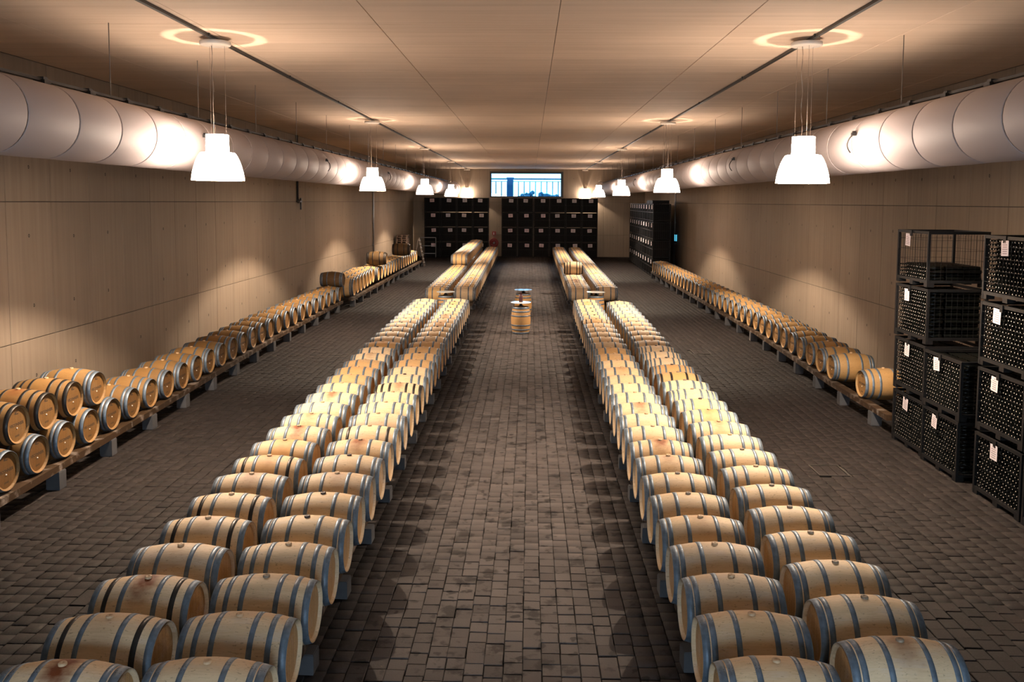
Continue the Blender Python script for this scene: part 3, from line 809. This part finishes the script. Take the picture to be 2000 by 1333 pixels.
for r in ROWS:
    side = 'left' if r in ('IL', 'OL') else 'right'; io = 'inner' if r[0] == 'I' else 'outer'
    for nm, y0, y1 in (('near', ROWS[r][2]-.5, row_end[r]+.45), ('far', FAR0[r]-.45, 70.0)):
        for s in (-1, 1):
            edge = 'aisle edge' if (s > 0) == (side == 'left') else 'wall-side edge'
            dx = .295*s
            beam(rowx(r, y0)+dx, y0, rowx(r, y1)+dx, y1, ZB+.013, f'brown timber rail under the {edge} of the {nm} {ROWS[r][3]}', 'beams under the aisle rows', .12)
            vis = (r == 'IL' and s > 0) or (r == 'IR' and s < 0)
            step = 1.62 if vis else 5.3
            y = y0+.55; nb_ = 0
            while y < y1:
                dxb = .34*s
                nb_ += 1; block(rowx(r, y)+dxb, y, ZB+.013-.11, f'grey concrete block, {nth(nb_)} from front under {edge} of {nm} {ROWS[r][3]}', f'blocks under the {edge} of the {nm} {ROWS[r][3]}')
                y += step
def wallsupport(fx, ys, sgn, side, step=1.83, ystart=None, kinks=(27.,)):
    y0, y1 = ys[0]-1.5, ys[-1]+.5
    top = ZW+.024
    for off, nm in ((.42, 'front'), (-.40, 'rear')):
        cuts = [y0]+[k_ for k_ in kinks if y0 < k_ < y1]+[y1]
        for i, (c0, c1) in enumerate(zip(cuts, cuts[1:])):
            beam(fx(c0)+sgn*off, c0, fx(c1)+sgn*off, c1, top, f'brown timber rail under the {nm} of the {side} wall row, {("first", "second", "third")[i]} stretch', f'rails along the {side} wall', .18 if nm == 'front' else .15)
        y = (ystart or y0+.4); nb_ = 0
        while y < y1:
            nb_ = nb_+1
            block(fx(y)+sgn*off, y, top-.11, f'grey concrete block, {nth(nb_)} from front under the {nm} rail of the {side} wall row', f'blocks under the {nm} rail along the {side} wall')
            y += step if nm == 'front' else 5.5
wallsupport(xleft, left_ys[:27], 1, 'left', ystart=11.55)
wallsupport(lambda y: -8.2, [38.6, 61.0], 1, 'far left')
wallsupport(xright, right_ys, -1, 'right', ystart=17.95, kinks=(20.5, 28.5))

# ------------------------------------------------------------------ black wire cages of bottles (near right)
CW, CD, CH = 1.33, 1.10, 1.02
def cage_frame():
    b = MB(); p = .045
    for sx in (0, 1):
        for sy in (-1, 1):
            b.box((p/2+sx*(CD-p), sy*(CW-p)/2, CH/2), (p, p, CH-.02))
    for z, h in ((.10, .05), (CH-.035, .05)):
        for sy in (-1, 1): b.box((CD/2, sy*(CW-p)/2, z), (CD-2*p, p*.9, h))
        for sx in (0, 1): b.box((p/2+sx*(CD-p), 0, z), (p*.9, CW-2*p, h))
    b.box((CD/2, 0, .10), (CD-.1, CW-.1, .012))
    for sx in (.0, 1):
        for sy in (-1, 0, 1): b.box((.07+sx*(CD-.14), sy*(CW/2-.07), .04), (.13, .13, .075))
    return b.mesh('cage_frame', M_BLACKMETAL)
def cage_wire(x0, y0, x1, y1, nm):
    b = MB(); L = math.hypot(x1-x0, y1-y0); n = int(L/.10); r = .0045
    for i in range(1, n):
        x, y = x0+(x1-x0)*i/n, y0+(y1-y0)*i/n; b.box((x, y, CH/2+.02), (r, r, CH-.2))
    for z in np.arange(.28, CH-.1, .19): b.bar((x0, y0, z), (x1, y1, z), r)
    return b.mesh(nm, M_BLACKMETAL)
CAGE_F = cage_frame()
CAGE_W = [cage_wire(.01, -CW/2+.04, .01, CW/2-.04, 'wire_panel'), cage_wire(CD-.01, -CW/2+.04, CD-.01, CW/2-.04, 'wire_panel'),
          cage_wire(.04, -CW/2+.01, CD-.04, -CW/2+.01, 'wire_panel'), cage_wire(.04, CW/2-.01, CD-.04, CW/2-.01, 'wire_panel')]
def paper(w, h, mat=M_PAPER, lines=5, nm='paper_label'):
    b = MB(); b.box((0, 0, 0), (.003, w, h))
    b.box((-.0022, w*.02, h*.36), (.001, w*.16, h*.07), 1)
    for i in range(lines):
        ww = w*random.uniform(.5, .75)
        b.box((-.0022, 0, h*(.22-.14*i)), (.001, ww, h*.05), 1)
    return b.mesh(nm, [mat, M_PINK2])
PAPERS = [paper(.20, .235), paper(.19, .225), paper(.21, .23)]
b = MB(); b.box((0, 0, 0), (.02, .08, .11)); CLIP = b.mesh('label_clip', M_BLACKMETAL)
# bottle lying neck to the aisle (-X)
def bottle_mb(seg=10):
    b = MB(); b.lathe([(.0125, 0), (.0145, .004), (.0145, .085), (.024, .115), (.0365, .14), (.0365, .29), (.02, .298)], seg, 'X')
    b.add([(-.0005, .0085*math.cos(a), .0085*math.sin(a)) for a in np.linspace(0, 2*PI, 9)[:-1]], [tuple(range(8))], 1); return b
BOT = bottle_mb(); BOTM = BOT.mesh('wine_bottle', [M_BOTTLE, M_CORK])
back = MB(); back.lathe([(.0365, 0), (.0365, .3)], 6, 'X')
NCOL, NROW = 14, 13
def bottle_spots(rows=NROW):
    out = []
    for r_ in range(rows):
        for c in range(NCOL):
            out.append((.035+random.gauss(0, .004), -CW/2+.085+(c+(.5 if r_ % 2 else 0))*(CW-.17)/(NCOL-.5)+random.gauss(0, .002), .15+r_*.0645+random.gauss(0, .001)))
    return out
IND = [0]
def cage(x, yc, z, lab, rows=NROW, ind=0, where='', plab=0):
    t = thing('wine_cage', lab, 'crate', (x, yc, z), (0, 0, random.uniform(-.012, .012)), 'black wire cages at the right wall')
    put('frame', CAGE_F, t)
    for w in CAGE_W: put('wire_panel', w, t)
    l = put('paper_label', PAPERS[plab % 3], t, (-.016, random.uniform(.02, .16), CH-.19), (random.uniform(-.12, .12), 0, 0))
    put('label_clip', CLIP, t, (-.008, .05, CH-.06))
    sp_ = bottle_spots(rows); T = Matrix.Translation((x, yc, z))
    st = MB()
    for i, q in enumerate(sp_):
        if len(sp_)-i <= ind:
            o = put('wine_bottle', BOTM, None, (x+q[0], yc+q[1], z+q[2]))
            tag(o, f'dark wine bottle, {nth(i % NCOL+1)} from far side, {nth(i//NCOL+1)} layer up, {where}', 'bottle', f'bottles in the {where}')
        else: st.merge(BOT, T @ Matrix.Translation(q))
    for q in sp_:
        for dx in (.33, .66): st.merge(back, T @ Matrix.Translation((q[0]+dx, q[1], q[2])), [0])
    o = put('bottle_fill', st.mesh('bottle_fill', [M_BOTTLE, M_CORK]), kind='stuff')
    tag(o, f'dark bottles in the {lab}', 'bottles', kind='stuff')
names4 = ('bottom', 'second', 'third', 'top')
for k in range(4):
    cage(7.17, 13.09, 1.05*k, f'{names4[k]} black wire cage of the four-high stack in front' if k else 'bottom black wire cage of the four-high stack in front',
         ind=182 if k == 3 else (118 if k == 2 else 0), where=f'{names4[k]} cage of front stack', plab=k)
for k in range(2):
    cage(7.14, 14.90, 1.02*k, f'{("lower", "upper")[k]} black wire cage of the two-high middle stack', plab=k+1)
for k in range(4):
    cage(7.20-.01*k, 16.30, 1.045*k, 'nearly empty black cage atop the stack beside lone barrel' if k == 3 else f'{names4[k]} full black cage of the stack beside lone barrel', rows=4 if k == 3 else NROW, plab=k+2)
for k in range(2):
    cage(7.16, 11.70, 1.05*k, f'{("bottom", "second")[k]} black cage cut off by the right photo edge')

# ------------------------------------------------------------------ dark crates at the back wall and far right
FW, FD, FH = 1.30, 1.10, 1.20
def far_crate_meshes():
    f = MB(); p = .06
    for sx in (-1, 1):
        for sy in (0, 1): f.box((sx*(FW-p)/2, p/2+sy*(FD-p), FH/2), (p, p, FH))
    for z in (.08, .62, FH-.03):
        for sy in (0, 1): f.box((0, p/2+sy*(FD-p), z), (FW-2*p, p*.8, .05))
        for sx in (-1, 1): f.box((sx*(FW-p)/2, FD/2, z), (p*.8, FD-2*p, .05))
    s = MB()
    for i in range(1, 12): s.box((-FW/2+FW*i/12, .035, FH/2), (.022, .012, FH-.1))
    s2 = MB()
    for sx in (-1, 1):
        for i in range(1, 9): s2.box((sx*(FW/2-.035), FD*i/9, FH/2), (.012, .022, FH-.1))
    l = MB(); l.box((0, FD/2, FH/2), (FW-.14, FD-.14, FH-.10))
    return f.mesh('crate_frame', M_BLACKMETAL), s.mesh('front_slats', M_BLACKMETAL), s2.mesh('side_slats', M_BLACKMETAL), l.mesh('load', simple('crate_load', (.003, .003, .0035), .8, 0., .2))
FC = far_crate_meshes()
FP = []
for m in (M_PAPER, M_PAPER, M_PINK):
    b = MB(); b.box((0, 0, 0), (.36, .006, .27))
    for i in range(3): b.box((0, -.004, .05-.05*i), (.2, .002, .018), 1)
    FP.append(b.mesh('paper_label', [m, M_PINK2]))
def far_crate(loc, rz, lab, grp, paper_=True, pm=None, zs=1.):
    t = thing('bottle_crate', lab, 'crate', loc, (0, 0, rz+random.uniform(-.01, .01)), grp)
    for n_, me_ in zip(('frame', 'front_panel', 'side_panel', 'load'), FC): put(n_, me_, t)
    t.scale = (1, 1, zs)
    if paper_: put('paper_label', FP[pm if pm is not None else random.randrange(3)], t, (random.uniform(-.05, .15), -.006, FH-.22), (0, random.uniform(-.06, .06), 0))
for c in range(4):
    for k in range(4):
        far_crate((-8.15+1.34*c+(.005*(3-k) if c == 0 else 0), 71.75 if c else 71.5, 1.235*k-(0.0)), 0, f'black bottle crate in column {("one","two","three","four")[c]} and {names4[k]} tier of left back-wall stack', 'crates stacked against the back wall left', pm=2 if c == 0 else 0, zs=1.028)
for c in range(6):
    for k in range(4):
        far_crate((-1.73+1.335*c, 71.65, 1.235*k), 0, f'black crate, column {("one","two","three","four","five","six")[c]}, {names4[k]} tier, right back-wall stack', 'crates stacked against the back wall right', pm=2 if c < 3 and k < 3 else 0, zs=1.028)
yy = 54.3
for c in range(10):
    for k in range(4):
        tall = 1 if c in (2, 3, 4) else 0
        far_crate((7.62+.02*c, 54.3+1.42*c, 1.14*k), -PI/2, f'black crate, column {("one","two","three","four","five","six","seven","eight","nine","ten")[c]}, {names4[k]} tier, far stack along right wall', 'crates stacked at the right wall', pm=0, zs=.945)
for c in (1, 2):
    t = thing('bottle_crate', f'low black tray, {("first","second")[c-1]} of two on top of the far stack at the right wall', 'crate', (7.75, 54.3+1.42*c, 4.555), (0, 0, -PI/2))
    b = MB(); b.box((0, FD/2, .11), (FW-.04, FD-.04, .16)); b.box((0, FD/2, .02), (FW, FD, .03)); b.box((0, FD/2, .20), (FW, FD, .03)); put('tray', b.mesh('tray', M_BLACKMETAL), t)

# ------------------------------------------------------------------ small things
def pipe_pair(x, y, z0, z1, lab, sgn):
    t = thing('wall_pipe', lab, 'pipe', (x, y, 0))
    for d in (-.07, .07):
        b = MB(); b.tube([(sgn*.06, d, z0), (sgn*.06, d, z1)], .035, 8); put('pipe', b.mesh('pipe', M_GREYMETAL), t)
    cb = MB(); cb.box((sgn*.04, 0, 0), (.08, .26, .05)); cm = cb.mesh('bracket', M_GREYMETAL)
    for z in np.arange(z0+.5, z1, 1.4): put('bracket', cm, t, (0, 0, z))
pipe_pair(XL, 54.0, .0, ZC, 'pair of thin grey pipes running up the left wall', 1)
pipe_pair(XR, 57.4, .0, ZC, 'pair of thin dark pipes running up the right wall beside the blue screen', -1)
t = thing('control_panel', 'small wall control box with lit blue screen beside the far crates', 'control box', (XR, 56.9, 2.05))
b = MB(); b.box((-.06, 0, .25), (.11, .40, .60)); put('case', b.mesh('case', M_COND), t)
b = MB(); b.box((-.119, .02, .27), (.006, .26, .42)); put('screen', b.mesh('screen', M_SCREEN), t)
b = MB(); b.box((-.06, -.205, .27), (.06, .006, .42)); put('side_screen', b.mesh('screen', M_SCREEN), t)
t = thing('wall_valve', 'dark conduit ending in a small valve high on the left wall', 'valve', (XL, 36.4, 4.5))
b = MB(); b.tube([(.05, 0, .15), (.05, 0, ZC-4.5)], .045, 8); put('conduit', b.mesh('valve_conduit', M_COND), t)
b = MB(); b.box((.07, .15, .1), (.12, .55, .07)); b.box((.07, .42, .0), (.06, .07, .5)); b.lathe([(.09, 0), (.1, .05), (.06, .09)], 10, 'X', (.06, -.05, .12)); put('valve_body', b.mesh('valve_body', M_COND), t)
for x, y, s in ((-8.2, 62, 'left'), (7.5, 62, 'right')):
    t = thing('indicator_light', f'tiny lit indicator lamp under the ceiling by the end of the {s} duct', 'indicator', (x, y, 6.62))
    b = MB(); b.lathe([(.001, -.05), (.05, -.03), (.06, 0), (.001, .02)], 12); put('lens', b.mesh('lens', M_LED), t)
    b = MB(); b.tube([(0, 0, .01), (0, 0, ZC-6.62)], .012, 6); b.box((0, 0, .12), (.7, .05, .05)); put('stem', b.mesh('stem', M_COND), t)
# hose reel and its sign on the back wall
t = thing('hose_reel', 'red fire hose reel on the back wall between the crate stacks', 'hose reel', (-3.05, YB, 1.15))
b = MB(); b.lathe([(.08, -.012), (.36, -.012), (.38, -.07), (.38, -.22), (.36, -.24), (.12, -.24), (.1, -.20)], 28, 'Y'); put('drum', b.mesh('drum', M_RED), t)
b = MB(); b.lathe([(.1, -.2), (.1, -.27), (.001, -.275)], 14, 'Y'); b.bar((-.02, -.28, -.02), (.09, -.28, .12), .05, .02); put('nozzle', b.mesh('nozzle', M_GREYMETAL), t)
t = thing('fire_sign', 'small square fire sign above the red hose reel', 'sign', (-3.05, YB-.01, 1.95))
b = MB(); b.box((0, 0, 0), (.32, .015, .32)); put('plate', b.mesh('plate', M_RED), t)
b = MB(); b.box((-.03, -.01, .0), (.07, .004, .16)); b.box((-.03, -.01, -.09), (.12, .004, .03)); put('symbol', b.mesh('symbol', M_PAPER), t)
# trolley frame at the back left
t = thing('trolley_frame', 'grey metal trolley frame standing before the left back-wall crates', 'trolley', (-8.36, 70.6, 0))
for sx in (-.62, .62):
    b = MB(); b.tube([(sx, 0, .06), (sx, 0, 1.66)], .035, 8); b.tube([(sx*1.05, -.45, .06), (sx, 0, .75)], .03, 8); put('upright', b.mesh('upright', M_GREYMETAL), t)
for z in (1.66, .98, .35):
    b = MB(); b.bar((-.62, 0, z), (.62, 0, z), .06, .05); put('crossbar', b.mesh('crossbar', M_GREYMETAL), t)
for sx in (-.62, .62):
    b = MB(); b.lathe([(.001, -.02), (.06, -.02), (.06, .02), (.001, .02)], 12, 'X', (sx*1.05, -.42, .06)); put('wheel', b.mesh('wheel', M_COND), t)
b = MB(); b.box((.36, -.03, 1.1), (.22, .01, .2)); put('paper', b.mesh('trolley_paper', M_PINK), t)
# stepladder
t = thing('stepladder', 'brown metal stepladder standing at the far end of the left wall row', 'ladder', (-7.75, 60.9, 0))
for sy in (-.25, .25):
    b = MB(); b.bar((.28, sy, .03), (-.12, sy, 2.05), .05, .03); put('rail', b.mesh('rail', M_ROD), t)
    b = MB(); b.bar((-.5, sy, .03), (-.15, sy, 1.95), .04, .03); put('rear_leg', b.mesh('rear_leg', M_ROD), t)
for k in range(7):
    z = .3+.26*k; b = MB(); b.box((.28-.4*z/2.02, 0, z), (.12, .46, .03)); put('step', b.mesh('step', M_GREYMETAL), t)
# pallets behind the far left casks
for k in range(15):
    b = MB()
    for i in range(5): b.box((0, -.5+.25*i, .125), (.78, .14, .025), 0, random.random())
    for i in range(3): b.box((-.35+.35*i, 0, .06), (.08, 1.1, .10), 0, random.random())
    tag(put('wooden_pallet', b.mesh('wooden_pallet', M_PALLET), None, (-9.28+random.uniform(-.02, .02), 62.6, .146*k), (0, 0, random.uniform(-.03, .03))), f'dark wooden pallet, {nth(k+1)} from the floor in the tall stack by far casks', 'pallet', 'pallets stacked at the left wall')
print('barrels', N_BARREL[0])
